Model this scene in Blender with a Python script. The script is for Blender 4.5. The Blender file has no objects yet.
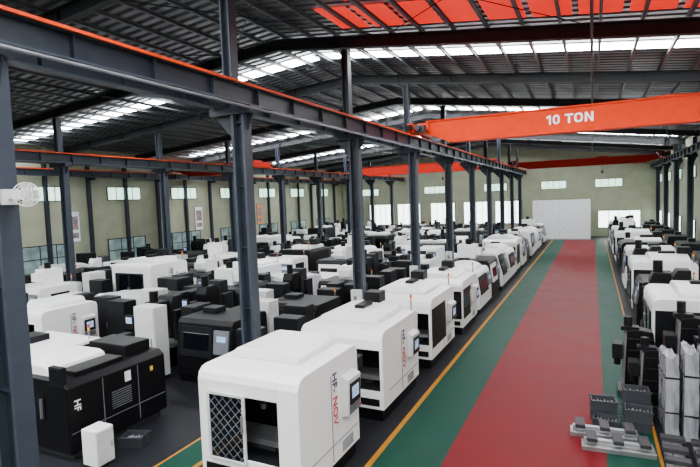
import bpy,bmesh,math,random
from mathutils import Vector,Matrix
random.seed(11)
S=bpy.context.scene
C=S.collection
# ---------------------------------------------------------------- materials
def mat(name,col,rough=.5,metal=0,col2=None,scale=4,bump=0,bscale=20,emit=0,ecol=None,coat=0,stretch=None,spec=.5):
    m=bpy.data.materials.new(name); m.use_nodes=True
    nt=m.node_tree; p=nt.nodes['Principled BSDF']
    p.inputs['Base Color'].default_value=(*col,1)
    p.inputs['Roughness'].default_value=rough
    p.inputs['Metallic'].default_value=metal
    p.inputs['Specular IOR Level'].default_value=spec
    if coat: p.inputs['Coat Weight'].default_value=coat
    tc=nt.nodes.new('ShaderNodeTexCoord'); mp=nt.nodes.new('ShaderNodeMapping')
    nt.links.new(tc.outputs['Object'],mp.inputs['Vector'])
    if stretch: mp.inputs['Scale'].default_value=stretch
    if col2 is None: col2=tuple(c*.86 for c in col)
    n=nt.nodes.new('ShaderNodeTexNoise'); n.inputs['Scale'].default_value=scale; n.inputs['Detail'].default_value=4
    nt.links.new(mp.outputs[0],n.inputs['Vector'])
    mx=nt.nodes.new('ShaderNodeMix'); mx.data_type='RGBA'
    mx.inputs[6].default_value=(*col,1); mx.inputs[7].default_value=(*col2,1)
    rp=nt.nodes.new('ShaderNodeValToRGB'); rp.color_ramp.elements[0].position=.4; rp.color_ramp.elements[1].position=.65
    nt.links.new(n.outputs[0],rp.inputs[0]); nt.links.new(rp.outputs[0],mx.inputs[0])
    nt.links.new(mx.outputs[2],p.inputs['Base Color'])
    if bump:
        n2=nt.nodes.new('ShaderNodeTexNoise'); n2.inputs['Scale'].default_value=bscale
        nt.links.new(mp.outputs[0],n2.inputs['Vector'])
        bp=nt.nodes.new('ShaderNodeBump'); bp.inputs['Strength'].default_value=bump; bp.inputs['Distance'].default_value=.03
        nt.links.new(n2.outputs[0],bp.inputs['Height']); nt.links.new(bp.outputs[0],p.inputs['Normal'])
    if emit:
        p.inputs['Emission Color'].default_value=(*(ecol or col),1); p.inputs['Emission Strength'].default_value=emit
    return m
WHITE=mat('white_paint',(.94,.94,.935),.28,col2=(.92,.92,.915))
WHITE2=mat('offwhite_paint',(.66,.67,.66),.4)
GREYP=mat('grey_paint',(.14,.15,.17),.45)
BLACK=mat('black_paint',(.0025,.0025,.0035),.45,spec=.20)
BLACK2=mat('charcoal_paint',(.005,.006,.008),.48,col2=(.0035,.0035,.005),spec=.22)
GLASS=mat('dark_glass',(.003,.004,.006),.08,spec=.35)
STEELB=mat('blue_grey_steel',(.015,.021,.031),.45,col2=(.011,.015,.023),spec=.3)
STEELD=mat('dark_roof_steel',(.008,.010,.014),.5,spec=.3)
STEELL=mat('light_column_steel',(.034,.044,.062),.45,spec=.35)
PURL=mat('galvanised_purlin',(.105,.115,.13),.5,.2)
METAL=mat('bare_metal',(.40,.41,.42),.35,.8,bump=.2)
CAST=mat('cast_iron',(.035,.035,.04),.55,.3)
ORANGE=mat('orange_crane_paint',(.68,.032,.0),.5,col2=(.64,.029,.0),spec=.10)
RED=mat('red_crane_paint',(.36,.010,.003),.5,spec=.12)
ORNG2=mat('orange_trim',(.62,.042,.002),.5,spec=.15)
WRAP=mat('plastic_wrap',(.74,.75,.77),.2,col2=(.58,.59,.61),scale=3,bump=.7,bscale=8,coat=.4)
WRAPG=mat('silver_plastic_wrap',(.34,.35,.37),.22,col2=(.17,.18,.20),scale=7,bump=1,bscale=12,coat=.5,stretch=(1,1,.25))
PALLET=mat('pallet_wood',(.30,.17,.08),.8,col2=(.18,.10,.05),scale=8)
CARD=mat('cardboard',(.36,.20,.10),.85)
SCREEN=mat('screen',(.25,.45,.8),.2,col2=(.7,.8,.9),scale=9,emit=.4,ecol=(.3,.5,.9))
SKY=mat('skylight_panel',(.9,.95,1),.5,emit=56,ecol=(.95,.975,1))
SKYR=mat('red_skylight_panel',(.7,.010,.005),.5,emit=.95,ecol=(1,.018,.006),scale=.8)
WINM=mat('window_pane',(.8,.85,.85),.3,emit=2.4,ecol=(.60,1,.78))
WINW=mat('clear_window_pane',(.8,.85,.85),.3,emit=6,ecol=(.90,1,.97))
WINL=mat('window_pane_low',(.03,.04,.05),.12,col2=(.20,.26,.26),scale=1.6,emit=.20,ecol=(.6,.9,.85))
WALLM=mat('beige_wall_sheet',(.33,.345,.24),.6,col2=(.29,.305,.21),scale=1)
PART=mat('white_partition',(.80,.83,.86),.5)
POST=mat('poster_print',(.85,.86,.88),.5)
POSTB=mat('poster_picture',(.10,.12,.20),.5,col2=(.45,.25,.15),scale=6)
POSTO=mat('poster_orange',(.8,.20,.04),.5,col2=(.7,.3,.1),scale=3)
YEL=mat('yellow_label',(.9,.55,.02),.5)
REDT=mat('red_lettering',(.6,.02,.02),.5)
BLUET=mat('blue_lettering',(.02,.03,.08),.5)
TXW=mat('white_lettering',(.97,.97,.97),.5)
GREYB=mat('grey_bin_plastic',(.03,.033,.04),.5)

def floor_mat():
    m=bpy.data.materials.new('painted_floor'); m.use_nodes=True; nt=m.node_tree; p=nt.nodes['Principled BSDF']
    p.inputs['Specular IOR Level'].default_value=.10
    g=nt.nodes.new('ShaderNodeNewGeometry'); sx=nt.nodes.new('ShaderNodeSeparateXYZ'); nt.links.new(g.outputs['Position'],sx.inputs[0])
    mr=nt.nodes.new('ShaderNodeMapRange'); mr.inputs[1].default_value=-10; mr.inputs[2].default_value=4
    nt.links.new(sx.outputs[0],mr.inputs[0])
    cr=nt.nodes.new('ShaderNodeValToRGB'); cr.color_ramp.interpolation='CONSTANT'
    con=(.012,.013,.016,1); yel=(.40,.17,.005,1); grn=(.002,.044,.027,1); red=(.140,.0032,.0072,1)
    st=[(-10,con),(-7.7,yel),(-7.6,grn),(-6.95,yel),(-6.85,con),(-3.88,yel),(-3.80,grn),(-2.58,red),(.22,grn),(1.08,yel),(1.13,con)]
    els=cr.color_ramp.elements
    while len(els)<len(st): els.new(.5)
    for e,(x,c) in zip(els,st): e.position=(x+10)/14
    for e,(x,c) in zip(els,st): e.color=c
    nt.links.new(mr.outputs[0],cr.inputs[0])
    gt=nt.nodes.new('ShaderNodeMath'); gt.operation='LESS_THAN'; gt.inputs[1].default_value=57.5; nt.links.new(sx.outputs[1],gt.inputs[0])
    mx=nt.nodes.new('ShaderNodeMix'); mx.data_type='RGBA'; mx.inputs[6].default_value=con
    nt.links.new(gt.outputs[0],mx.inputs[0]); nt.links.new(cr.outputs[0],mx.inputs[7])
    n=nt.nodes.new('ShaderNodeTexNoise'); n.inputs['Scale'].default_value=.9; n.inputs['Detail'].default_value=8; nt.links.new(g.outputs['Position'],n.inputs['Vector'])
    r2=nt.nodes.new('ShaderNodeMapRange'); r2.inputs[1].default_value=.3; r2.inputs[2].default_value=.7; r2.inputs[3].default_value=.88; r2.inputs[4].default_value=1.10
    nt.links.new(n.outputs[0],r2.inputs[0])
    mm=nt.nodes.new('ShaderNodeMix'); mm.data_type='RGBA'; mm.blend_type='MULTIPLY'; mm.inputs[0].default_value=1
    nt.links.new(mx.outputs[2],mm.inputs[6]); nt.links.new(r2.outputs[0],mm.inputs[7]); nt.links.new(mm.outputs[2],p.inputs['Base Color'])
    r3=nt.nodes.new('ShaderNodeMapRange'); r3.inputs[3].default_value=.42; r3.inputs[4].default_value=.58; nt.links.new(n.outputs[0],r3.inputs[0]); nt.links.new(r3.outputs[0],p.inputs['Roughness'])
    return m
def sheet_mat():
    m=bpy.data.materials.new('corrugated_roof_sheet'); m.use_nodes=True; nt=m.node_tree; p=nt.nodes['Principled BSDF']
    g=nt.nodes.new('ShaderNodeNewGeometry'); w=nt.nodes.new('ShaderNodeTexWave'); w.bands_direction='Y'; w.inputs['Scale'].default_value=.8
    nt.links.new(g.outputs['Position'],w.inputs['Vector'])
    p.inputs['Base Color'].default_value=(.045,.050,.058,1); p.inputs['Roughness'].default_value=.38; p.inputs['Metallic'].default_value=.2
    bp=nt.nodes.new('ShaderNodeBump'); bp.inputs['Strength'].default_value=1; bp.inputs['Distance'].default_value=.12
    nt.links.new(w.outputs[1],bp.inputs['Height']); nt.links.new(bp.outputs[0],p.inputs['Normal'])
    return m
# ---------------------------------------------------------------- mesh builder
class B:
    def __init__(s,*mats): s.bm=bmesh.new(); s.m=mats
    def box(s,x0,x1,y0,y1,z0,z1,m=0,M=None):
        v=[s.bm.verts.new((x,y,z)) for x in(x0,x1) for y in(y0,y1) for z in(z0,z1)]
        if M:
            for q in v: q.co=M@q.co
        for f in((0,1,3,2),(4,6,7,5),(0,4,5,1),(2,3,7,6),(0,2,6,4),(1,5,7,3)):
            s.bm.faces.new([v[i] for i in f]).material_index=m
        return s
    def prism(s,pts,a0,a1,axis='x',m=0):
        def P(a,p):
            return (a,p[0],p[1]) if axis=='x' else ((p[0],a,p[1]) if axis=='y' else (p[0],p[1],a))
        A=[s.bm.verts.new(P(a0,p)) for p in pts]; Z=[s.bm.verts.new(P(a1,p)) for p in pts]
        fs=[s.bm.faces.new(A),s.bm.faces.new(Z[::-1])]
        n=len(pts)
        for i in range(n): fs.append(s.bm.faces.new((A[i],Z[i],Z[(i+1)%n],A[(i+1)%n])))
        for f in fs: f.material_index=m
        return s
    def cyl(s,p0,p1,r,m=0,seg=14,r2=None):
        p0=Vector(p0);p1=Vector(p1);d=p1-p0;L=d.length
        M=Matrix.Translation((p0+p1)/2)@d.to_track_quat('Z','Y').to_matrix().to_4x4()
        g=bmesh.ops.create_cone(s.bm,cap_ends=True,segments=seg,radius1=r,radius2=r if r2 is None else r2,depth=L,matrix=M)
        for f in {f for v in g['verts'] for f in v.link_faces}: f.material_index=m
        return s
    def done(s,name,parent=None,bevel=0,label=None,loc=None):
        bmesh.ops.recalc_face_normals(s.bm,faces=s.bm.faces[:])
        me=bpy.data.meshes.new(name); s.bm.to_mesh(me); s.bm.free()
        for q in s.m: me.materials.append(q)
        o=bpy.data.objects.new(name,me); C.objects.link(o)
        if parent: o.parent=parent
        if loc: o.location=loc
        if bevel:
            b=o.modifiers.new('bevel','BEVEL'); b.width=bevel; b.segments=2 if bevel<.04 else 4; b.limit_method='ANGLE'
        if label: o['label']=label
        return o
def tag(o,label,cat,group=None):
    o['label']=label; o['category']=cat
    if group: o['group']=group
    return o
def struct(o): o['kind']='structure'; return o
def root(name,label,cat):
    o=bpy.data.objects.new(name,None); C.objects.link(o); o.empty_display_size=.2
    return tag(o,label,cat)
def text(body,size,m,parent,loc,ax,ay,name='lettering',ext=.004,bold=0,sx=1):
    cu=bpy.data.curves.new('t','FONT'); cu.body=body; cu.size=size; cu.extrude=ext; cu.align_x='CENTER'; cu.align_y='CENTER'; cu.offset=bold
    t=bpy.data.objects.new('t',cu); C.objects.link(t)
    dg=bpy.context.evaluated_depsgraph_get(); me=bpy.data.meshes.new_from_object(t.evaluated_get(dg))
    bpy.data.objects.remove(t)
    me.materials.clear(); me.materials.append(m)
    ax=Vector(ax);ay=Vector(ay);az=ax.cross(ay)
    R=Matrix((ax,ay,az)).transposed().to_4x4()
    me.transform(Matrix.Translation(loc)@R@Matrix.Scale(sx,4,(1,0,0)))
    o=bpy.data.objects.new(name,me); C.objects.link(o); o.parent=parent
    return o
class Proto:
    def __init__(s,r,size,minor=()):
        s.r=r; s.used=False; s.size=size; s.minor=minor
    def kids(s,o): return [c for c in C.objects if c.parent==o]
    def put(s,x,y,rot=0,sc=(1,1,1),z=0,group=None,label=None,lite=False):
        if not s.used: s.used=True; o=s.r; s.tree=[(c,s.kids(c)) for c in s.kids(o)]; s.base=dict(label=o['label'])
        else:
            o=s.r.copy(); C.objects.link(o)
            if 'group' in o: del o['group']
            o['label']=s.base['label']
            for c,gs in s.tree:
                if lite and c.name.split('.')[0] in s.minor: continue
                c2=c.copy(); c2.parent=o; C.objects.link(c2)
                for g in gs:
                    g2=g.copy(); g2.parent=c2; C.objects.link(g2)
        o.location=(x,y,z); o.rotation_euler=(0,0,math.radians(rot)); o.scale=sc
        if group: o['group']=group
        if label: o['label']=label
        return o
# ---------------------------------------------------------------- machines
def gridpane(b,x0,x1,z0,z1,y,step,m,w=.008):
    W=x1-x0;H=z1-z0
    k=-H
    while k<W:
        for sgn in(1,-1):
            a=max(0,k); c=min(W,k+H)
            if c-a>.03:
                za=a-k; zc=c-k
                if sgn<0: za=H-za; zc=H-zc
                p=[(x0+a,z0+za-w),(x0+c,z0+zc-w),(x0+c,z0+zc+w),(x0+a,z0+za+w)]
                p=[(q[0],min(max(q[1],z0),z1)) for q in p]
                b.prism(p,y-.004,y,'y',m)
        k+=step
def vmc(label,w=2.05,D=2.2,h=2.2,body=None,opened=True,txt=('HF-','NOV'),sidewin=False,topc=None,door=None,band=False,fa=None,topk=0,hoodr=0):
    body=body or WHITE
    r=root('machining_center',label,'machine')
    f=-D/2; x0=-w/2; x1=w/2
    o0,o1=fa or (-w*.38,w*.30)
    zb=.70; zt=h-.42
    full=[(f,.28),(f,h-.20),(f+.04,h-.09),(f+.12,h-.02),(f+.22,h),(D/2-.14,h),(D/2-.04,h-.04),(D/2,h-.14),(D/2,.28)]
    notch=[(f,.28),(f,zb),(f+.95,zb),(f+.95,zt),(f,zt)]+full[1:]
    b=B(body); b.prism(full,x0,o0); b.prism(notch,o0,o1); b.prism(full,o1,x1); b.done('enclosure',r,.012)
    B(BLACK).box(x0+.06,x1-.06,f+.06,D/2-.08,0,.28).done('plinth',r)
    b=B(BLACK2); t=.012
    b.box(o0,o0+t,f+.02,f+.95,zb,zt).box(o1-t,o1,f+.02,f+.95,zb,zt).box(o0,o1,f+.94,f+.949,zb,zt).box(o0,o1,f+.02,f+.95,zb,zb+t).box(o0,o1,f+.02,f+.95,zt-t,zt)
    b.done('interior_lining',r)
    b=B(METAL,CAST); b.box(o0+.1,o1-.1,f+.35,f+.85,zb+.12,zb+.22,0); b.box(o0+.35,o1-.35,f+.4,f+.8,zb+.02,zb+.12,1); b.done('work_table',r)
    b=B(METAL,CAST); cx=(o0+o1)/2; b.cyl((cx,f+.6,zt-.02),(cx,f+.6,zt-.3),.13,1).cyl((cx,f+.6,zt-.3),(cx,f+.6,zt-.42),.06,0); b.done('spindle',r)
    dx0=o0-.03; dx1=o0+(o1-o0)*(.55 if opened else .5)
    doors=[(dx0,dx1)] if opened else [(dx0,dx1),(dx1+.005,o1+.06)]
    for i,(a,c) in enumerate(doors):
        fr=door or (WHITE2 if opened else BLACK2)
        b=B(fr); e=.05; y0=f-.05;y1=f-.008; Z0=zb-.08;Z1=zt+.04
        b.box(a,a+e,y0,y1,Z0,Z1).box(c-e,c,y0,y1,Z0,Z1).box(a+e,c-e,y0,y1,Z0,Z0+e).box(a+e,c-e,y0,y1,Z1-e,Z1)
        d=b.done('door',r,.006)
        b=B(GLASS,GREYP); b.box(a+e,c-e,y0+.015,y1-.005,Z0+e,Z1-e,0)
        if opened: gridpane(b,a+e,c-e,Z0+e,Z1-e,y0+.014,.17,1,.010)
        b.done('door_window',d)
        hx=c-.03 if i==0 else a+.03
        B(METAL).box(hx-.015,hx+.015,y0-.05,y0-.03,1.2,1.5).box(hx-.01,hx+.01,y0-.03,y0,1.22,1.25).box(hx-.01,hx+.01,y0-.03,y0,1.45,1.48).done('door_handle',d)
    if hoodr:
        n=10; hp=[(x0+.15,h)]+[(x0+.15+(w-.5)*(.5-.5*math.cos(math.pi*i/n)),h+.24*math.sin(math.pi*i/n)**.7) for i in range(1,n)]+[(x1-.35,h)]
    else:
        hp=[(x0+.22,h),(x0+.26,h+.10),(x0+.34,h+.17),(x0+.44,h+.19),(x1-.58,h+.19),(x1-.48,h+.17),(x1-.40,h+.10),(x1-.36,h)]
    B(topc or body).prism(hp,-D/2+.65,D/2-.2,'y').done('top_cover',r,.03)
    if topk:
        B(BLACK2).box(-.25,.2,D/2-.55,D/2-.1,h+.2,h+.5).box(-.15,.1,-.1,.5,h+.2,h+.32).done('spindle_drive',r,.02)
        B(GREYP,YEL,REDT).cyl((x1-.12,D/2-.15,h-.03),(x1-.12,D/2-.15,h+.25),.02,0,8).cyl((x1-.12,D/2-.15,h+.25),(x1-.12,D/2-.15,h+.33),.03,1,8).cyl((x1-.12,D/2-.15,h+.33),(x1-.12,D/2-.15,h+.41),.03,2,8).done('signal_lamp',r)
    B(BLACK2).box(x0+.1,x1-.1,f-.012,f,.36,.52).done('lower_grille',r)
    b=B(GREYP); b.box(x1,x1+.006,-.02,.0,.34,h-.3); b.box(x1,x1+.006,f+.35,D/2-.1,.62,.635)
    for i in range(6): b.box(x1,x1+.01,.35,.8,.36+i*.035,.375+i*.035)
    b.done('side_seams',r)
    if band:
        B(BLACK2).box(x1+.0,x1+.012,f+.06,.2,.6,h-.3).done('side_panel',r)
    if sidewin:
        s_=B(BLACK2).box(x1,x1+.02,f+.12,-.05,.6,h-.32).done('side_door',r)
        B(GLASS).box(x1+.02,x1+.026,f+.25,-.15,1.0,h-.5).done('side_window',s_)
    b=B(WHITE2); b.prism([(x1+.005,1.0),(x1+.15,1.05),(x1+.17,h-.48),(x1+.005,h-.42)],.36,.88,'y',0); cp=b.done('control_panel',r,.012)
    def P(z): return x1+.15+.02*(z-1.05)/(h-.48-1.05)
    b=B(BLACK2,SCREEN); zz=h-.56
    b.box(P(zz)-.02,P(zz)+.006,.40,.84,zz-.40,zz,0); b.box(P(zz)+.004,P(zz)+.010,.48,.76,zz-.30,zz-.08,1); b.done('screen',cp)
    b=B(GREYP,REDT); b.box(P(1.1)-.01,P(1.1)+.006,.40,.84,1.06,1.22,0)
    for i in range(5):
        for j in range(3): b.box(P(1.1)+.006,P(1.1)+.018,.43+i*.07,.48+i*.07,1.08+j*.045,1.11+j*.045,0)
    b.cyl((P(1.1),.82,1.12),(P(1.1)+.04,.82,1.12),.02,1,10); b.done('keypad',cp)
    if txt:
        text(txt[0],.24,BLUET,r,(x1+.014,.10,h-.44),(0,0,-1),(0,1,0),bold=.002)
        text(txt[1],.24,REDT,r,(x1+.014,.10,h-.96),(0,0,-1),(0,1,0),bold=.002)
    return Proto(r,(w,D),('side_seams','lower_grille','interior_lining','work_table','spindle','lettering'))
def lathe(label,w=2.0,D=2.5,h=1.6,body=None):
    body=body or BLACK
    r=root('turning_machine',label,'machine')
    x0=-w/2;x1=w/2;f=-D/2;k=D/2
    full=[(x0,.15),(x0,h-.25),(x0+.3,h),(x1-.15,h),(x1,h-.12),(x1,.15)]
    B(body).prism(full,f,k,'y').done('enclosure',r,.02)
    B(CAST).box(x0+.1,x1-.12,f+.12,k-.12,0,.15).done('plinth',r)
    b=B(WHITE); b.prism([(x0+.05,h-.02),(x0+.1,h+.16),(x0+.25,h+.2),(x0+1.05,h+.2),(x0+1.2,h+.14),(x0+1.25,h)],f+.15,k-1.0,'y'); b.done('top_cover',r,.02,label='white sheet metal top cover')
    b=B(BLACK); b.box(x0+w*.2,x1-.35,k-.8,k-.1,h,h+.25); b.done('rear_box',r,.02)
    B(BLACK).box(x0+1.3,x1-.2,f+.35,k-1.0,h,h+.10).done('way_cover',r,.01)
    b=B(GREYP); 
    for y in(f+.8,f+1.7): b.box(x1,x1+.006,y-.008,y+.008,.2,h-.15)
    b.box(x1,x1+.006,f+.05,k-.05,.55,.565)
    for i in range(8): b.box(x1,x1+.01,f+1.0,f+1.5,.7+i*.05,.715+i*.05)
    b.done('panel_seams',r)
    b=B(TXW); b.box(x1,x1+.014,f+1.35,f+1.50,h-.42,h-.2); b.done('data_plate',r,label='white data plate')
    b=B(YEL); b.box(x1,x1+.014,k-.45,k-.38,h-.4,h-.3); b.done('warning_label',r)
    b=B(GLASS); b.box(x0+.4,x1-.7,f-.02,f,.75,h-.3,0); fd=b.done('front_door',r)
    B(METAL).box(x1-.80,x1-.76,f-.06,f-.02,.8,h-.4).done('door_handle',fd)
    text('HF',.20,TXW,r,(x1+.006,f+.2,h-.5),(0,0,-1),(0,1,0),bold=.002)
    p=B(BLACK2); p.box(x1-.5,x1-.1,f-.02,f+.1,h-.1,h+.3); pp=p.done('control_panel',r,.015)
    B(GLASS).box(x1-.45,x1-.15,f-.026,f-.02,h+.05,h+.25).done('screen',pp)
    return Proto(r,(w,D),('panel_seams','data_plate','warning_label','lettering','pendant_arm'))
def closedm(label,body,trim,w=2.3,D=1.9,h=2.1,slope=.12,tower=0,lower=None,bev=.015,hood=0,topm=None):
    r=root('cnc_machine',label,'machine')
    f=-D/2;k=D/2;x0=-w/2;x1=w/2
    p=[(f,.2),(f,.85),(f+slope,h-.12),(f+slope+.1,h),(k-.08,h),(k,h-.1),(k,.2)]
    b=B(body); b.prism(p,x0,x1); b.done('enclosure',r,bev)
    B(lower or BLACK).box(x0+.05,x1-.05,f+.05,k-.05,0,.2).done('plinth',r)
    def Y(z): return f+slope*(z-.85)/(h-.12-.85)
    def slab(a,c,z0,z1,t,m,n,parent,off=0):
        b=B(m); b.prism([(Y(z0)-off,z0),(Y(z0)-off-t,z0),(Y(z1)-off-t,z1),(Y(z1)-off,z1)],a,c); return b.done(n,parent,.006)
    d=slab(x0+.18,x0+w*.66,.80,h-.2,.04,trim,'door',r)
    slab(x0+.30,x0+w*.66-.12,1.0,h-.38,.012,GLASS,'door_window',d,.04)
    c=slab(x0+w*.70,x1-.08,.95,h-.25,.07,GREYP,'control_panel',r)
    slab(x0+w*.70+.14,x1-.20,h-.55,h-.40,.01,SCREEN,'screen',c,.07)
    B(trim).box(x1,x1+.01,-.35,.55,.8,h-.3).done('side_hatch',r)
    B(trim).box(x0-.01,x0,-.35,.55,.8,h-.3).done('side_hatch',r)
    if topm: B(topm).box(x0-.01,x1+.01,f+slope+.08,k+.01,h,h+.07).done('top_cover',r,.01)
    hh=h+(.07 if topm else 0)
    if tower:
        b=B(body if tower<2 else trim); b.box(-.35,.35,-.1,k-.2,hh,hh+.65); b.box(-.28,.28,-.35,-.1,hh+.15,hh+.5); b.done('spindle_column',r,.02)
        b=B(BLACK); b.cyl((0,.3,hh+.65),(0,.3,hh+.9),.14); b.done('spindle_motor',r)
    elif hood:
        n=8; pts=[(f+slope+.2,hh)]+[(f+slope+.2+(D-slope-.5)*(.5-.5*math.cos(math.pi*i/n)),hh+.28*math.sin(math.pi*i/n)) for i in range(1,n)]+[(k-.3,hh)]
        B(body).prism(pts,x0+.2,x1-.5).done('curved_cover',r,.01)
        B(BLACK2).box(x1-.45,x1-.1,-.1,.4,hh,hh+.35).done('spindle_drive',r,.02)
    else:
        b=B(trim); b.box(x0+.3,x0+.9,0,.5,hh,hh+.16); b.done('mist_unit',r,.01)
    b=B(GREYP,YEL,REDT); b.cyl((x1-.15,k-.2,hh-.02),(x1-.15,k-.2,hh+.22),.02,0,8).cyl((x1-.15,k-.2,hh+.22),(x1-.15,k-.2,hh+.3),.03,1,8).cyl((x1-.15,k-.2,hh+.3),(x1-.15,k-.2,hh+.38),.03,2,8); b.done('signal_lamp',r)
    return Proto(r,(w,D),('side_hatch','signal_lamp','screen'))
def mill(label,c1,c2):
    r=root('milling_machine',label,'machine')
    B(c1).prism([(-.7,0),(-.7,.5),(-.5,.75),(.6,.75),(.7,.5),(.7,0)],-.6,.6).done('base',r,.02)
    B(METAL).box(-.95,.95,-.55,-.05,.78,.9).box(-.3,.3,-.5,-.1,.75,.78).done('work_table',r)
    B(c1).prism([(.05,.75),(.12,2.0),(.25,2.25),(.62,2.25),(.66,.75)],-.32,.32).done('column',r,.03)
    h=B(c2).prism([(-.45,1.45),(-.5,1.9),(-.4,2.15),(.1,2.15),(.1,1.45)],-.26,.26).done('spindle_head',r,.03)
    B(METAL).cyl((0,-.25,1.45),(0,-.25,1.25),.09).cyl((0,-.25,1.25),(0,-.25,1.1),.04).done('spindle',h)
    B(BLACK).cyl((0,-.25,2.15),(0,-.25,2.5),.14).done('motor',r)
    B(c2).box(.7,.85,-.2,.3,.9,1.9).done('electric_box',r,.02)
    p=B(BLACK2).box(-.75,-.4,-.75,-.65,1.3,1.75).done('control_panel',r,.01)
    B(SCREEN).box(-.70,-.45,-.757,-.75,1.5,1.7).done('screen',p)
    B(GREYP).cyl((-.57,-.65,1.6),(-.32,.2,1.6),.025).done('pendant_arm',r)
    return Proto(r,(1.9,1.5),('pendant_arm','screen'))
def wrapped(label,w,D,h,pal=True,seed=1,m=None,name='wrapped_machine',cat='machine',amp=.02):
    r=root(name,label,cat)
    rnd=random.Random(seed)
    b=B(m or WRAP); z0=.14 if pal else 0
    bmesh.ops.create_cube(b.bm,size=1); bmesh.ops.subdivide_edges(b.bm,edges=b.bm.edges[:],cuts=9,use_grid_fill=True)
    for v in b.bm.verts:
        x,y,z=v.co
        t=z+.5
        k=1-.06*max(0,t-.55)/.45*(1+.4*math.sin(5*x+seed))
        hh=h*(1-.06*abs(math.sin(3*x+2*y+seed))*t)
        v.co=Vector((x*w*k+rnd.uniform(-amp,amp),y*D*k+rnd.uniform(-amp,amp),z0+t*(hh-z0)+(rnd.uniform(-.012,.012) if t>.01 else 0)))
    o=b.done('plastic_wrap',r)
    if pal:
        b=B(PALLET)
        for i in(-1,0,1): b.box(i*w*.42-.05,i*w*.42+.05,-D*.48,D*.48,0,.10)
        n=max(3,int(D/.22))
        for i in range(n):
            y=-D*.48+i*D*.96/n; b.box(-w*.5,w*.5,y+.02,y+D*.96/n-.03,.10,.135)
        b.done('pallet',r)
    else:
        b=B(BLACK2)
        for z in(.5,1.3): b.box(-w/2-.012,w/2+.012,-D/2-.012,D/2+.012,z,z+.03)
        b.done('strap',r)
    return Proto(r,(w,D))
def cabinet(label,c):
    r=root('electric_cabinet',label,'cabinet')
    B(c).box(-.4,.4,-.25,.25,.08,1.8).done('body',r,.015)
    B(BLACK).box(-.36,.36,-.2,.22,0,.08).done('plinth',r)
    d=B(c).box(-.37,.37,-.275,-.252,.12,1.76).done('door',r,.008)
    B(METAL).box(.27,.30,-.31,-.276,.85,1.05).done('handle',d)
    b=B(BLACK2); b.box(-.22,.22,-.277,-.275,.28,.54)
    for i in range(6): b.box(-.2,.2,-.285,-.277,.3+i*.04,.32+i*.04)
    b.done('vent',d)
    return Proto(r,(.8,.62))
def tank(label,c):
    r=root('chip_conveyor',label,'machine unit')
    B(c).prism([(-.9,.12),(-.9,.5),(.2,.5),(.7,1.35),(1.0,1.35),(1.0,1.15),(.75,1.1),(.35,.12)],-.3,.3,'y').done('conveyor_body',r,.015)
    B(CAST).box(-.85,.3,-.36,.36,.0,.12).done('base_tray',r)
    B(GREYP).cyl((-.6,0,.5),(-.6,0,.8),.1).done('pump',r)
    return Proto(r,(2.0,.75))
def colcast(label):
    r=root('machine_column',label,'machine part')
    b=B(BLACK); b.prism([(-.34,.12),(-.28,1.9),(.0,1.95),(.30,1.9),(.42,.9),(.42,.12)],-.20,.20)
    for z in(.5,.9,1.3,1.65): b.box(-.24,.24,-.3,.32,z,z+.05)
    b.done('casting_body',r,.02)
    B(CAST).box(-.36,.36,-.5,.5,0,.12).done('foot',r,.01)
    for x in(-.2,.2): B(METAL).prism([(-.345,.3),(-.39,.3),(-.33,1.85),(-.285,1.85)],x-.03,x+.03).done('guide_rail',r)
    B(METAL).cyl((0,-.36,.35),(0,-.31,1.85),.025).done('ball_screw',r)
    B(BLACK2).box(-.15,.15,-.42,.0,1.9,2.02).cyl((0,-.25,2.02),(0,-.25,2.3),.10).done('motor',r,.01)
    B(BLACK2).box(-.25,.25,-.62,-.38,1.05,1.5).cyl((0,-.5,1.05),(0,-.5,.8),.08).done('spindle_head',r,.01)
    return Proto(r,(.75,1.0))
# ---------------------------------------------------------------- room
XL,XR,Y0,Y1=-31.0,6.3,-13.0,62.0
RX=-10.0
def zr(x): return 10.9-(.085*(RX-x) if x<RX else .125*(x-RX))
fm=floor_mat()
struct(B(fm).box(XL,XR,Y0,Y1,-.2,0).done('floor'))
sm=sheet_mat()
b=B(sm); b.prism([(XL-.3,zr(XL)-.03),(RX,zr(RX)),(XR+.3,zr(XR)-.03),(XR+.3,zr(XR)+.1),(RX,zr(RX)+.13),(XL-.3,zr(XL)+.1)],Y0-.3,Y1+.3,'y'); struct(b.done('ceiling'))
struct(B(WALLM).box(XL-.25,XL,Y0,Y1,0,zr(XL)-.04).done('wall_left'))
struct(B(WALLM).box(XR,XR+.25,Y0,Y1,0,zr(XR)-.04).done('wall_right'))
for nm,y in(('wall_back',Y1),('wall_front',Y0-.25)):
    b=B(WALLM); b.prism([(XL,0),(XR,0),(XR,zr(XR)-.05),(RX,zr(RX)-.05),(XL,zr(XL)-.05)],y,y+.25,'y'); struct(b.done(nm))
wn=[0]
def win(plane,a0,a1,z0,z1,m,n=2,fr=None,hb=False):
    b=B(m,fr or STEELL); t=.06
    def bx(a,c,u,v,d0,d1,mi):
        if plane=='L': b.box(XL+d0,XL+d1,a,c,u,v,mi)
        elif plane=='R': b.box(XR-d1,XR-d0,a,c,u,v,mi)
        else: b.box(a,c,Y1-d1,Y1-d0,u,v,mi)
    bx(a0,a1,z0,z1,.0,.03,0)
    bx(a0-t,a1+t,z0-t,z0,0,.06,1); bx(a0-t,a1+t,z1,z1+t,0,.06,1); bx(a0-t,a0,z0,z1,0,.06,1); bx(a1,a1+t,z0,z1,0,.06,1)
    for i in range(1,n):
        q=a0+(a1-a0)*i/n; bx(q-.03,q+.03,z0,z1,0,.05,1)
    if hb: q=(z0*.4+z1*.6); bx(a0,a1,q-.03,q+.03,0,.055,1)
    wn[0]+=1; struct(b.done('window_%d'%wn[0]))
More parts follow.
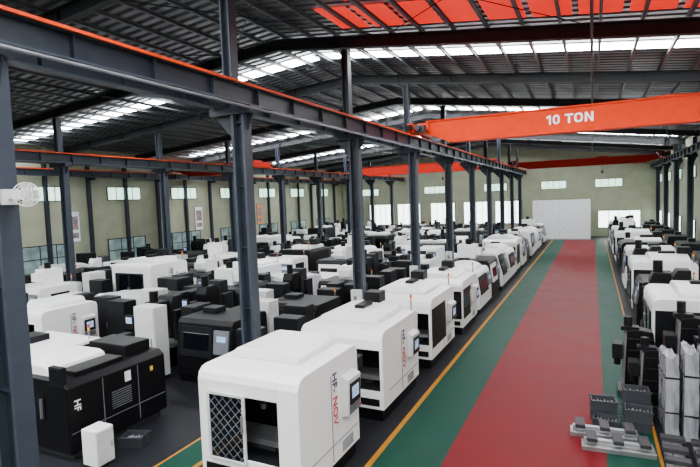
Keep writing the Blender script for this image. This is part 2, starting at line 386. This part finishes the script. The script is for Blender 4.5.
for i in range(7):
    y=20+6*i
    win('L',y-1.4,y+1.4,5.65,6.5,WINM,4)
    win('L',y-1.6,y+1.6,.8,2.8,WINL,3,STEELD,True)
for i in range(9):
    y=12+6*i
    win('R',y-1.3,y+1.3,5.75,6.5,WINM,4)
    win('R',y-1.2,y+1.2,1.0,2.8,WINW,3)
for x in(-27,-18,-10.5,-4,1.6):
    win('B',x-1.3,x+1.3,5.5,6.3,WINM,4)
for x in(-25.5,-21.5,-17,-12.8,-9):
    win('B',x-1.5,x+1.5,1.6,4.2,WINW,4)
win('B',.6,4.6,1.0,2.8,WINW,4)
for y in(-9,-5.6,-1.5,5,18.2,32.2,44.2,54):  # strips behind the camera are unseen, added to brighten machine fronts
    for a,c in((XL+1,RX-.15),(RX+.15,XR-.6)):
        b=B(SKY); w=.36
        b.prism([(a,zr(a)-.045),(c,zr(c)-.045),(c,zr(c)-.035),(a,zr(a)-.035)],y-w,y+w,'y'); wn[0]+=1; struct(b.done('window_%d'%wn[0]))
for ya,yb,xa_ in((9.5,10.6,-4.9),(11.1,12.5,-6.0),(12.9,14.8,-7.2)):
    x=xa_
    while x<XR-1.2:
        a,c=x,min(x+1.0,XR-.6)
        b=B(SKYR); b.prism([(a,zr(a)-.045),(c,zr(c)-.045),(c,zr(c)-.035),(a,zr(a)-.035)],ya,yb,'y'); wn[0]+=1; struct(b.done('window_%d'%wn[0]))
        x+=1.15
x=XL+.8; 
while x<XR-.1:
    if abs(x-RX)>.2:
        z=zr(x); b=B(PURL).box(x-.012,x+.012,Y0,Y1,z-.18,z-.055); b.box(x+.012,x+.07,Y0,Y1,z-.18,z-.165).box(x+.012,x+.07,Y0,Y1,z-.07,z-.055)
        tag(b.done('roof_purlin'),'long grey steel purlin under the roof sheets','roof purlin','roof purlins')
    x+=.98
frames=[3.95]+[3.2+6*i for i in range(1,10)]
def rafter(y):
    b=B(STEELD)
    for a,c in((XL+.05,RX),(RX,XR-.05)):
        za,zc=zr(a)-.19,zr(c)-.19
        b.prism([(a,za-.03),(c,zc-.03),(c,zc),(a,za)],y-.11,y+.11,'y')
        b.prism([(a,za-.35),(c,zc-.35),(c,zc-.03),(a,za-.03)],y-.01,y+.01,'y')
        b.prism([(a,za-.38),(c,zc-.38),(c,zc-.35),(a,za-.35)],y-.11,y+.11,'y')
        n=7
        for i in range(1,n):
            q=a+(c-a)*i/n; zq=zr(q)-.19; b.box(q-.01,q+.01,y-.10,y+.10,zq-.34,zq-.03)
    o=b.done('roof_rafter'); tag(o,'dark steel rafter beam spanning under the roof','roof beam','roof rafters')
for y in [-8.8,-2.8]+frames: rafter(y)
RZ0,RZ1=7.17,7.6
def column(x,y,side,lab='blue-grey steel column carrying a crane runway beam',dbl=True,W=.18):
    b=B(STEELB,STEELL)
    b.box(x-W,x-W+.07,y-.13,y+.13,.03,RZ0-.17,1).box(x+W-.07,x+W,y-.13,y+.13,.03,RZ0-.17,1).box(x-W+.07,x+W-.07,y-.012,y+.012,.03,RZ0-.17,0)
    b.box(x-.34,x+.34,y-.28,y+.28,0,.03,0)
    b.box(x-.75 if dbl else x-.36,x+.38,y-.16,y+.16,RZ0-.17,RZ0-.005,0)
    b.prism([(x+W,RZ0-.17),(x+.36,RZ0-.17),(x+W,RZ0-.55)],y-.01,y+.01,'y',0)
    if dbl: b.prism([(x-W,RZ0-.17),(x-.72,RZ0-.17),(x-W,RZ0-.75)],y-.01,y+.01,'y',0)
    z=1.2
    while z<6.8: b.box(x-W+.07,x+W-.07,y-.10,y+.10,z,z+.02,0); z+=1.4
    xt=x-.22*side
    zt=zr(xt)-.60
    b.box(xt-.12,xt-.09,y-.13,y+.13,RZ0,zt,1).box(xt+.09,xt+.12,y-.13,y+.13,RZ0,zt,1).box(xt-.09,xt+.09,y-.012,y+.012,RZ0,zt,0)
    o=b.done('steel_column'); tag(o,lab,'column','steel columns'); return o
for i,y in enumerate(frames): column(-7.1,y,1,W=.24 if i==0 else .18)
for y in frames[2:]: column(-22,y,1)
for y in frames[1:]: column(5.75,y,-1,lab='grey steel column standing by the side wall',dbl=False)
for i in range(15):
    y=17+3*i; b=B(STEELB); b.box(XL+.07,XL+.3,y-.1,y+.1,0,zr(XL)-.9) 
    if i%2==0: b.box(XL+.3,XL+.85,y-.08,y+.08,RZ0-.2,RZ0-.02)
    tag(b.done('wall_column'),'grey steel column standing against the side wall','column','wall columns')
def runway(x,ya=-12,lab='long steel crane runway beam resting on columns'):
    b=B(STEELB,STEELL)
    b.box(x-.13,x+.13,ya,Y1-.6,RZ0,RZ0+.03,1).box(x-.13,x+.13,ya,Y1-.6,RZ1-.03,RZ1,1).box(x-.015,x+.015,ya,Y1-.6,RZ0+.03,RZ1-.03,0)
    y=ya+.5
    while y<Y1-1: b.box(x-.11,x+.11,y-.01,y+.01,RZ0+.03,RZ1-.03,0); y+=1.5
    r=tag(b.done('crane_runway_beam'),lab,'crane beam','runway beams')
    B(CAST).box(x-.025,x+.025,ya,Y1-.6,RZ1,RZ1+.05).done('crane_rail',r,label='dark steel rail')
    B(ORNG2).box(x+.131,x+.165,ya,Y1-.6,RZ1-.02,RZ1+.03).done('conductor_bar',r,label='thin orange conductor bar')
for x in(-6.9,-7.65,-21.8,-22.55,5.55,-30.4): runway(x)
o=B(GREYP).cyl((-6.62,-10,RZ0-.1),(-6.62,58,RZ0-.1),.03,0,8).done('cable_conduit'); tag(o,'long grey conduit pipe running beneath the runway beam','pipe')
for x in(-18.0,0.0):
    o=B(STEELD).cyl((x,-8,zr(x)-.62),(x,57.2,zr(x)-.62),.04,0,8).done('tie_tube'); tag(o,'thin steel tie tube below the rafters','tie tube','tie tubes')
for (ya,yb) in((9.35,15.05),(33.35,39.05)):
    for k in range(-30,-1,6):
        a,c=k+.3,k+5.7
        b=B(STEELD)
        b.cyl((a,ya,zr(a)-.19),(c,yb,zr(c)-.19),.015,0,6).cyl((c,ya,zr(c)-.19),(a,yb,zr(a)-.19),.015,0,6)
        tag(b.done('cross_brace'),'thin crossed steel rods bracing the roof','roof brace','roof cross braces')
def crane(xa,xb,y,m,lab,h=1.0,w=.55,txt=False,drop=.34):
    r=root('overhead_crane',lab,'crane')
    z0=RZ1+.13; zb=z0-drop; zt=zb+h
    b=B(m); b.prism([(xa+.32,zb+h*.45),(xa+1.3,zb+.0),(xb-1.3,zb+.0),(xb-.32,zb+h*.45),(xb-.32,zt),(xa+.32,zt)],y-w/2,y+w/2,'y'); b.done('girder',r,.01)
    b=B(m); b.box(xa+.32,xb-.32,y-w/2-.06,y+w/2+.06,zt,zt+.05); b.box(xa+1.3,xb-1.3,y-w/2-.05,y+w/2+.05,zb-.04,zb); b.done('flange',r)
    for x,sg in((xa,1),(xb,-1)):
        b=B(m); b.box(x-.13,x+.13,y-1.5,y+1.5,z0+.02,z0+.38); b.box(min(x,x+sg*.5),max(x,x+sg*.5),y-.5,y+.5,z0+.22,z0+.5); e=b.done('end_truck',r,.015)
        for yy in(-1.2,1.2): B(CAST).cyl((x-.05,y+yy,z0+.07),(x+.05,y+yy,z0+.07),.15).done('wheel',e)
        for sy in(-1,1): B(BLACK).box(x-.12,x+.12,y+min(1.5*sy,1.75*sy),y+max(1.5*sy,1.75*sy),z0+.1,z0+.3).done('buffer',e)
        B(CAST).box(min(x+sg*.13,x+sg*.5),max(x+sg*.13,x+sg*.5),y-1.15,y-.75,z0+.05,z0+.35).cyl((x+sg*.3,y-1.5,z0+.2),(x+sg*.3,y-1.15,z0+.2),.12).done('travel_motor',e,.01)
    xh=xa+(xb-xa)*.62 if not txt else xb-3
    hb=B(ORNG2,CAST); yh=y+w/2+.45
    hb.box(xh-.5,xh+.5,yh-.35,yh+.25,zt-.1,zt+.2,0); hb.cyl((xh-.45,yh,zt-.3),(xh+.45,yh,zt-.3),.2,1); hh=hb.done('hoist',r,.02)
    b=B(CAST); b.cyl((xh,yh,zt-.4),(xh,yh,zb-.5),.015).cyl((xh,yh,zb-.5),(xh,yh,zb-.75),.09); b.done('hook_block',hh)
    if txt:
        b=B(TXW); ya_,yb_=y-w/2-.008,y-w/2; H=.36; s=.078; z_=zb+h*.54-H/2; X=-1.62
        def bar(a,c,u,v): b.box(X+a,X+c,ya_,yb_,z_+u,z_+v)
        def ring(W):
            n=28; e=2.6
            def se(R1,R2,t):
                ct,st=math.cos(t),math.sin(t)
                return (X+W/2+R1*math.copysign(abs(ct)**(2/e),ct),z_+H/2+R2*math.copysign(abs(st)**(2/e),st))
            for i in range(n):
                t0,t1=2*math.pi*i/n,2*math.pi*(i+1)/n
                b.prism([se(W/2,H/2,t0),se(W/2,H/2,t1),se(W/2-s,H/2-s*.9,t1),se(W/2-s,H/2-s*.9,t0)],ya_,yb_,'y')
        bar(.08,.08+s,0,H); b.prism([(X+.08,z_+H),(X+.08,z_+H-.09),(X-.01,z_+H-.13),(X-.01,z_+H-.06)],ya_,yb_,'y')
        X+=.22; ring(.26); X+=.26+.18
        bar(0,.30,H-s*.9,H); bar(.15-s/2,.15+s/2,0,H-s*.9); X+=.335
        ring(.31); X+=.37
        bar(0,s,0,H); bar(.30-s,.30,0,H); b.prism([(X+s,z_+H),(X+s,z_+H-.12),(X+.30-s,z_),(X+.30-s,z_+.12)],ya_,yb_,'y')
        b.done('lettering',r)
    return r
crane(-6.9,5.55,21.8,ORANGE,'bright orange overhead crane marked 10 ton spanning the aisle',h=.90,txt=True)
crane(-6.9,5.55,51,RED,'red overhead crane spanning the far end of the aisle',h=.6)['group']='red overhead cranes'
crane(-21.8,-7.65,47,RED,'red overhead crane over the middle bay',h=.8)['group']='red overhead cranes'
crane(-30.4,-22.55,31,RED,'dark red overhead crane over the side bay',h=.7)['group']='red overhead cranes'
r=root('partition_room','white panelled partition room beyond the aisle','room divider')
b=B(PART); b.box(-5.9,-.2,58,60.5,.0,4.2); b.done('panels',r)
b=B(WHITE2); b.box(-3.2,-3.16,57.985,58,0.1,4.15); b.box(-5.9,-.2,57.98,58,0,.1); b.done('panel_joints',r)
# ---------------------------------------------------------------- fan
r=root('wall_fan','round white wall fan mounted on a steel column','fan')
fz=5.22; cx=Vector((-6.47,3.95,fz))
B(WHITE2).box(-6.859,-6.79,3.85,4.02,fz-.12,fz+.08).cyl((-6.80,3.93,fz-.05),(-6.54,3.98,fz-.02),.02).done('bracket',r)
dirn=Vector((.75,-.62,-.1)).normalized(); q=dirn.to_track_quat('Z','Y').to_matrix().to_4x4()
M=Matrix.Translation(cx)@q@Matrix.Scale(.6,4)
def ringpts(R,z,n=28): return [M@Vector((R*math.cos(2*math.pi*i/n),R*math.sin(2*math.pi*i/n),z)) for i in range(n)]
b=B(WHITE)
for R,z in((.25,0),(.25,.02),(.12,.09),(.2,-.06)):
    p=ringpts(R,z)
    for i in range(len(p)): b.cyl(p[i],p[(i+1)%len(p)],.006,0,5)
for i in range(10):
    a=2*math.pi*i/10
    pts=[M@Vector((R*math.cos(a),R*math.sin(a),z)) for R,z in((.02,.1),(.12,.09),(.2,.06),(.25,0),(.2,-.06),(.1,-.09))]
    for u,v in zip(pts,pts[1:]): b.cyl(u,v,.003,0,4)
b.done('cage',r)
b=B(WHITE2)
for i in range(4):
    a=math.pi/2*i; R3=M@Matrix.Rotation(a,4,'Z')@Matrix.Rotation(.35,4,'X')
    b.box(.03,.22,-.10,.10,-.004,.004,0,R3)
b.done('blades',r)
B(WHITE2).cyl(M@Vector((0,0,-.16)),M@Vector((0,0,.02)),.045).done('motor',r)
# ---------------------------------------------------------------- aisle row
occ=[]
cols=[(-7.1,y) for y in frames]+[(-22,y) for y in frames]
def ok(x,y,a,c,g=.12):
    return all(abs(x-p)>a+q2+g or abs(y-q)>c+q3+g for p,q,q2,q3 in occ) and all(abs(x-u)>a+.36+.05 or abs(y-v)>c+.3+.05 for u,v in cols)
def put(P,x,y,rot=0,sc=(1,1,1),ex=0,**k):
    a,c=P.size[0]/2*sc[0],P.size[1]/2*sc[1]
    if rot%180==90: a,c=c,a
    occ.append((x,y,a+ex,c+ex)); return P.put(x,y,rot,sc,**k)
P1=vmc('white machining center with half open door showing a meshed window')
G='aisle machining centers'
put(P1,-5.2,7.6,0,ex=.1,group=G)
P1b=vmc('white machining center with wide dark doorway and curved top',w=2.1,D=2.5,h=2.05,fa=(-.55,.97),door=BLACK2,topk=1,hoodr=1)
put(P1b,-5.25,11.3,0,(1.0,1.0,1.0),ex=.1,group=G)
P2=vmc('white machining center with black twin doors',opened=False,sidewin=True,w=2.1,D=2.6,h=2.05,fa=(-.75,.95),topk=1)
P4=vmc('white machining center with black side panel',opened=True,band=True,w=2.1,D=2.4,h=2.05,door=BLACK2,fa=(-.4,.97),txt=None,topk=1,hoodr=1)
put(P4,-5.25,15.1,0,(1,1.1,1.0),ex=.1,group=G)
put(P2,-5.25,18.9,0,(1.0,.95,.95),ex=.1,group=G)
P3=closedm('white machine with black door and dark window',WHITE,BLACK2,w=2.6,D=2.1,h=2.0)
P5=closedm('white machine with curved top cover and black door',WHITE,BLACK2,w=2.7,D=2.1,h=1.75,bev=.07,hood=1)
P6=closedm('white rounded machine with large dark window',WHITE,BLACK2,w=2.3,D=2.1,h=2.1,bev=.12,slope=.3)
PB=closedm('black enclosed machine with grey control panel',BLACK,BLACK2,w=2.3,D=1.9,h=1.85)
PBW=closedm('black machine with flat white top cover',BLACK,BLACK2,w=2.1,D=2.1,h=1.6,topm=WHITE)
PBH=closedm('black machine with curved cover',BLACK2,BLACK,w=2.3,D=1.9,h=1.6,hood=1,bev=.03)
PW=closedm('white machine with dark doors and tall spindle column',WHITE,BLACK2,w=2.2,D=2.0,h=1.9,tower=1)
PG=closedm('black machine with white spindle column cover',BLACK2,WHITE,w=2.2,D=2.0,h=1.8,tower=2)
yy=22.3; k=0
while yy<55.5:
    p=(P5,PG,P6,P5,P4,P6,PBH,P3,P1b)[k%9]
    put(p,-5.3,yy,0 if p in(P4,P1b) else 90,(1,1,1+.06*math.sin(k*2.1)),ex=.08,group=G,lite=yy>34)
    yy+=2.82; k+=1
CB=cabinet('tall light grey electric cabinet',WHITE2)
CK=cabinet('tall black electric cabinet',BLACK2)
TK=tank('black chip conveyor unit with sloped discharge',BLACK2)
TW=tank('white chip conveyor unit with sloped discharge',WHITE)
M1=mill('black milling machine with column and spindle head',BLACK2,BLACK)
M2=mill('white and grey milling machine with open table',CAST,WHITE)
for y_ in(9.35,13.15,17.0,20.6): put(TK,-5.3,y_,0,(.85,.7,1.25),label='black chip conveyor unit between white machines')
# ---------------------------------------------------------------- middle and left
L1=lathe('compact black machine with white top cover and side lettering')
put(L1,-10.3,7.4,0,ex=.1,group='black machines')
put(PBW,-12.6,7.6,0,ex=.05,group='black machines')
put(PB,-9.75,11.3,0,(.85,.9,.98),label='black enclosed machine beside a steel column',group='black machines')
put(CK,-7.95,10.3,0,(.75,1,1),label='narrow black cabinet beside a steel column')
W1=wrapped('machine shrink-wrapped in white plastic on a pallet',2.3,1.9,1.9,seed=2)
W2=wrapped('low bundle wrapped in white plastic on a pallet',1.6,1.6,1.2,seed=5)
V2=vmc('large white enclosed machining center with dark window',w=2.4,D=2.2,h=2.5,opened=False,topk=1)
VB=vmc('black enclosed machining center with white top cover',w=2.2,D=2.1,h=2.2,opened=True,body=BLACK,topc=WHITE,door=BLACK2,txt=None,topk=1)
put(P1,-15.5,10.0,0,(.85,.85,.92),ex=.1,label='white machine with meshed window standing behind black machines')
put(W1,-15.9,13.4,10,(.95,.95,.95),ex=.2)
put(V2,-18.4,16.6,0,ex=.1)
put(M1,-12.4,11.5,0,(1,1,.95)); put(M1,-12.2,13.6,0,(.9,1,1.02)); put(PG,-12.9,15.9,90,ex=.05)
put(PB,-9.2,14.9,0,(.9,1,.85)); put(M1,-11.0,17.2,0,(.85,1,1)); put(CK,-8.2,17.2,0)
put(PW,-21.0,13.2,0,(.9,.9,1)); put(PB,-24.5,15.8,0)
put(P4,-14.9,19.4,0,ex=.1); put(TK,-13.1,9.95,0,(.9,.9,1)); put(TW,-18.4,10.9,0,(.9,.9,1))
put(CK,-8.3,13.2,0); put(W2,-18.5,13.6,0,(.8,.8,1))
types=[P5,PB,PW,PG,M1,M2,PB,VB,PBH,P6,M1,PB,P5,M1,VB,W1,PBW,P4,M2,M1]
small=[CK,TK,CK,W2,TW,CB,M1,TK,CK,M2]
for x in(-9.55,-12.3,-15.0,-17.7,-20.3,-24.4,-27.1):
    y=max(13.0,abs(x)*.62+1.5)
    while y<57:
        P=random.choice(types)
        yj=y+random.uniform(-.1,.1); rot=random.choice((0,0,90,-90))
        a,c=P.size[0]/2,P.size[1]/2
        if rot%180: a,c=c,a
        if ok(x,yj,a,c,.15):
            s=random.uniform(.9,1.0)
            put(P,x,yj,rot,(s,s,s*random.uniform(.85,1.15)),ex=.08,lite=yj>26 or x<-23)
            y=yj+c+.6
        else: y+=.25
n=0;t=0
while n<130 and t<10000:
    t+=1
    x=random.uniform(-29.5,-7.9); y=random.uniform(10,42)
    if y<abs(x)*.6+1: continue
    P=random.choice(small); rot=random.choice((0,90,180)); a,c=P.size[0]/2,P.size[1]/2
    if rot%180:a,c=c,a
    if ok(x,y,a,c,.05): put(P,x,y,rot,(1,1,random.uniform(.8,1.25)),lite=True); n+=1
# ---------------------------------------------------------------- right row
VR=vmc('white machining center with dark doors facing the aisle',w=2.5,D=2.2,h=2.15,opened=False,band=True,txt=None,fa=(-.95,.95),topk=1,hoodr=1)
PRB=closedm('low black machine facing the aisle',BLACK,BLACK2,w=2.1,D=1.9,h=1.75)
PRW=closedm('white machine with black doors facing the aisle',WHITE,BLACK,w=2.5,D=2.3,h=2.1)
CC=colcast('upright black machine column casting with guide rails')
g_='upright machine columns'
CC.put(1.02,13.95,-90,(.95,.95,.82),group=g_); CC.put(2.15,14.1,-90,(.95,.95,1.0),group=g_); CC.put(3.2,14.1,-90,(.95,.95,1.05),group=g_); CC.put(1.3,13.1,-90,(.8,.9,.70),group=g_); CC.put(2.4,13.05,-90,(.85,.9,.85),group=g_)
y=15.0
seq=[VR,M1,PRB,VR,M1,PRW,VB,M2,PRB,VR,M1,PRW,PRB,PW,M1,VR,PRB,PRW,VB]
for i,P in enumerate(seq):
    L=P.size[0]
    if y+L>57: break
    P.put(1.4+P.size[1]/2,y+L/2,-90,(1,1,1.08 if P is M1 else 1),group='machines on the wall side of the aisle',lite=y>28)
    if i%2==0: PB.put(4.62,y+L/2,-90,(.85,.65,1.15),group='machines beside the wall',lite=True)
    y+=L+.36
SL=wrapped('slim part wrapped in silvery plastic film standing upright',.24,.8,1.85,pal=False,seed=3,m=WRAPG,name='wrapped_slab',cat='wrapped part',amp=.006)
for x_,y_,r_,s_ in((1.42,12.05,3,.9),(1.75,11.85,-2,1.0),(2.08,11.95,2,.95),(2.41,11.75,-1,1.05),(2.74,11.85,2,.98),(3.07,11.7,0,1.02)):
    SL.put(x_,y_,r_,(1,1,s_),group='wrapped slabs')
def bin_(label,m,w=.5,D=.36,h=.22):
    r=root('storage_bin',label,'bin'); b=B(m); t=.02
    b.box(-w/2,w/2,-D/2,D/2,0,t).box(-w/2,-w/2+t,-D/2,D/2,t,h).box(w/2-t,w/2,-D/2,D/2,t,h).box(-w/2+t,w/2-t,-D/2,-D/2+t,t,h).box(-w/2+t,w/2-t,D/2-t,D/2,t,h)
    b.box(-w/2-.02,w/2+.02,-D/2-.02,-D/2,h-.04,h).box(-w/2-.02,w/2+.02,D/2,D/2+.02,h-.04,h)
    b.done('tub',r)
    for i in range(6): B(METAL).cyl((-w/2+.06+i*.07,-D/2+.05,h*.5+.02*(i%3)),(-w/2+.08+i*.07,D/2-.05,h*.5+.02*(i%2)),.022,0,8).done('metal_rod',r)
    return Proto(r,(w,D))
b1=bin_('black plastic bin holding metal rods',GREYB)
for z in(0,.225,.45): b1.put(.85,12.3,4,z=z,group='stacked bins')
for z in(0,.225): b1.put(.85,11.75,-3,z=z,group='stacked bins')
for z in(0,.225): b1.put(.2,12.05,6,z=z,group='stacked bins')
b1.put(.25,11.6,-5,group='stacked bins')
def casting(label):
    r=root('metal_casting',label,'machine part')
    B(METAL).box(-.7,.7,-.16,.16,0,.1).box(-.65,.65,-.05,.05,.1,.2).done('rail_body',r,.01)
    for i in(-.5,0,.5): B(CAST).box(i-.1,i+.1,-.2,.2,.2,.28).done('carriage',r,.01)
    return Proto(r,(1.4,.4))
c1=casting('grey metal guide rail with carriage blocks lying on the floor')
c1.put(.2,11.1,4,(.9,1,1),group='metal castings'); c1.put(.42,10.55,4,(.9,1,1),group='metal castings'); c1.put(1.35,10.5,88,(.9,1,1),group='metal castings'); c1.put(1.85,10.45,89,(.9,1,1),group='metal castings'); c1.put(2.35,10.45,90,(.9,1,1),group='metal castings')
b1.put(-8.75,7.2,20,label='black plastic bin holding rods beside a black machine')
r=root('small_cabinet','small white cabinet standing beside a black machine','cabinet'); r.location=(-8.75,6.35,0)
B(WHITE).box(-.2,.2,-.2,.2,.05,.75).done('body',r,.01); B(BLACK).box(-.17,.17,-.17,.17,0,.05).done('plinth',r)
d=B(WHITE2).box(.202,.22,-.18,.18,.08,.72).done('door',r); B(METAL).box(.22,.24,.12,.14,.35,.45).done('handle',d)
for x_,y_,s in((-16.9,19.3,1),(-16.2,16.9,.8),(-19.4,20.3,.9),(-13.6,12.7,.7),(-10.9,13.2,.7),(-22.9,18,1),(-18.9,22.8,1)):
    if ok(x_,y_,.4,.4):
        o=B(CARD).box(-.4*s,.4*s,-.35*s,.35*s,0,.6*s).done('cardboard_box',None,.01,loc=(x_,y_,0)); tag(o,'brown cardboard box on the floor','box','cardboard boxes'); occ.append((x_,y_,.4,.4))
def poster(a,z,w,h,m,lab):
    b=B(m,GREYP,POSTB)
    b.box(XL+.0,XL+.04,a-w/2-.04,a+w/2+.04,z-h/2-.04,z+h/2+.04,1).box(XL+.04,XL+.05,a-w/2,a+w/2,z-h/2,z+h/2,0)
    b.box(XL+.05,XL+.055,a-w*.38,a+w*.38,z-h*.1,z+h*.34,2).box(XL+.05,XL+.055,a-w*.38,a+w*.38,z-h*.38,z-h*.2,2)
    tag(b.done('wall_poster'),lab,'poster','wall posters')
for yq,m_ in((21.8,POST),(33.6,POST),(42.5,POSTO)): poster(yq,3.9,.9,2.0,m_,'tall framed poster hanging on the side wall')
for y in frames[2:5]:
    r=root('column_switch_box','grey switch box fixed to a steel column','electric box'); r['group']='column switch boxes'
    B(WHITE2).box(-7.3,-6.95,y-.30,y-.135,1.4,2.0).done('housing',r,.01)
    B(GREYP).box(-7.18,-7.08,y-.32,y-.301,1.6,1.8).done('switch',r)
# ---------------------------------------------------------------- camera
th=math.radians(25.94); ph=math.radians(3.81); ro=.036
fwd=Vector((-math.sin(th)*math.cos(ph),math.cos(th)*math.cos(ph),-math.sin(ph)))
r0=Vector((math.cos(th),math.sin(th),0)); u0=r0.cross(fwd)
rt=r0*math.cos(ro)-u0*math.sin(ro); up=u0*math.cos(ro)+r0*math.sin(ro)
cd=bpy.data.cameras.new('camera'); cam=bpy.data.objects.new('camera',cd); C.objects.link(cam)
cd.sensor_width=36; cd.lens=500/700*36; cd.clip_end=300
Rm=Matrix((rt,up,-fwd)).transposed().to_4x4()
cam.matrix_world=Matrix.Translation((0,0,5))@Rm
S.camera=cam
w=bpy.data.worlds.new('world'); w.use_nodes=True; w.node_tree.nodes['Background'].inputs[0].default_value=(.7,.8,.9,1); w.node_tree.nodes['Background'].inputs[1].default_value=.6; S.world=w
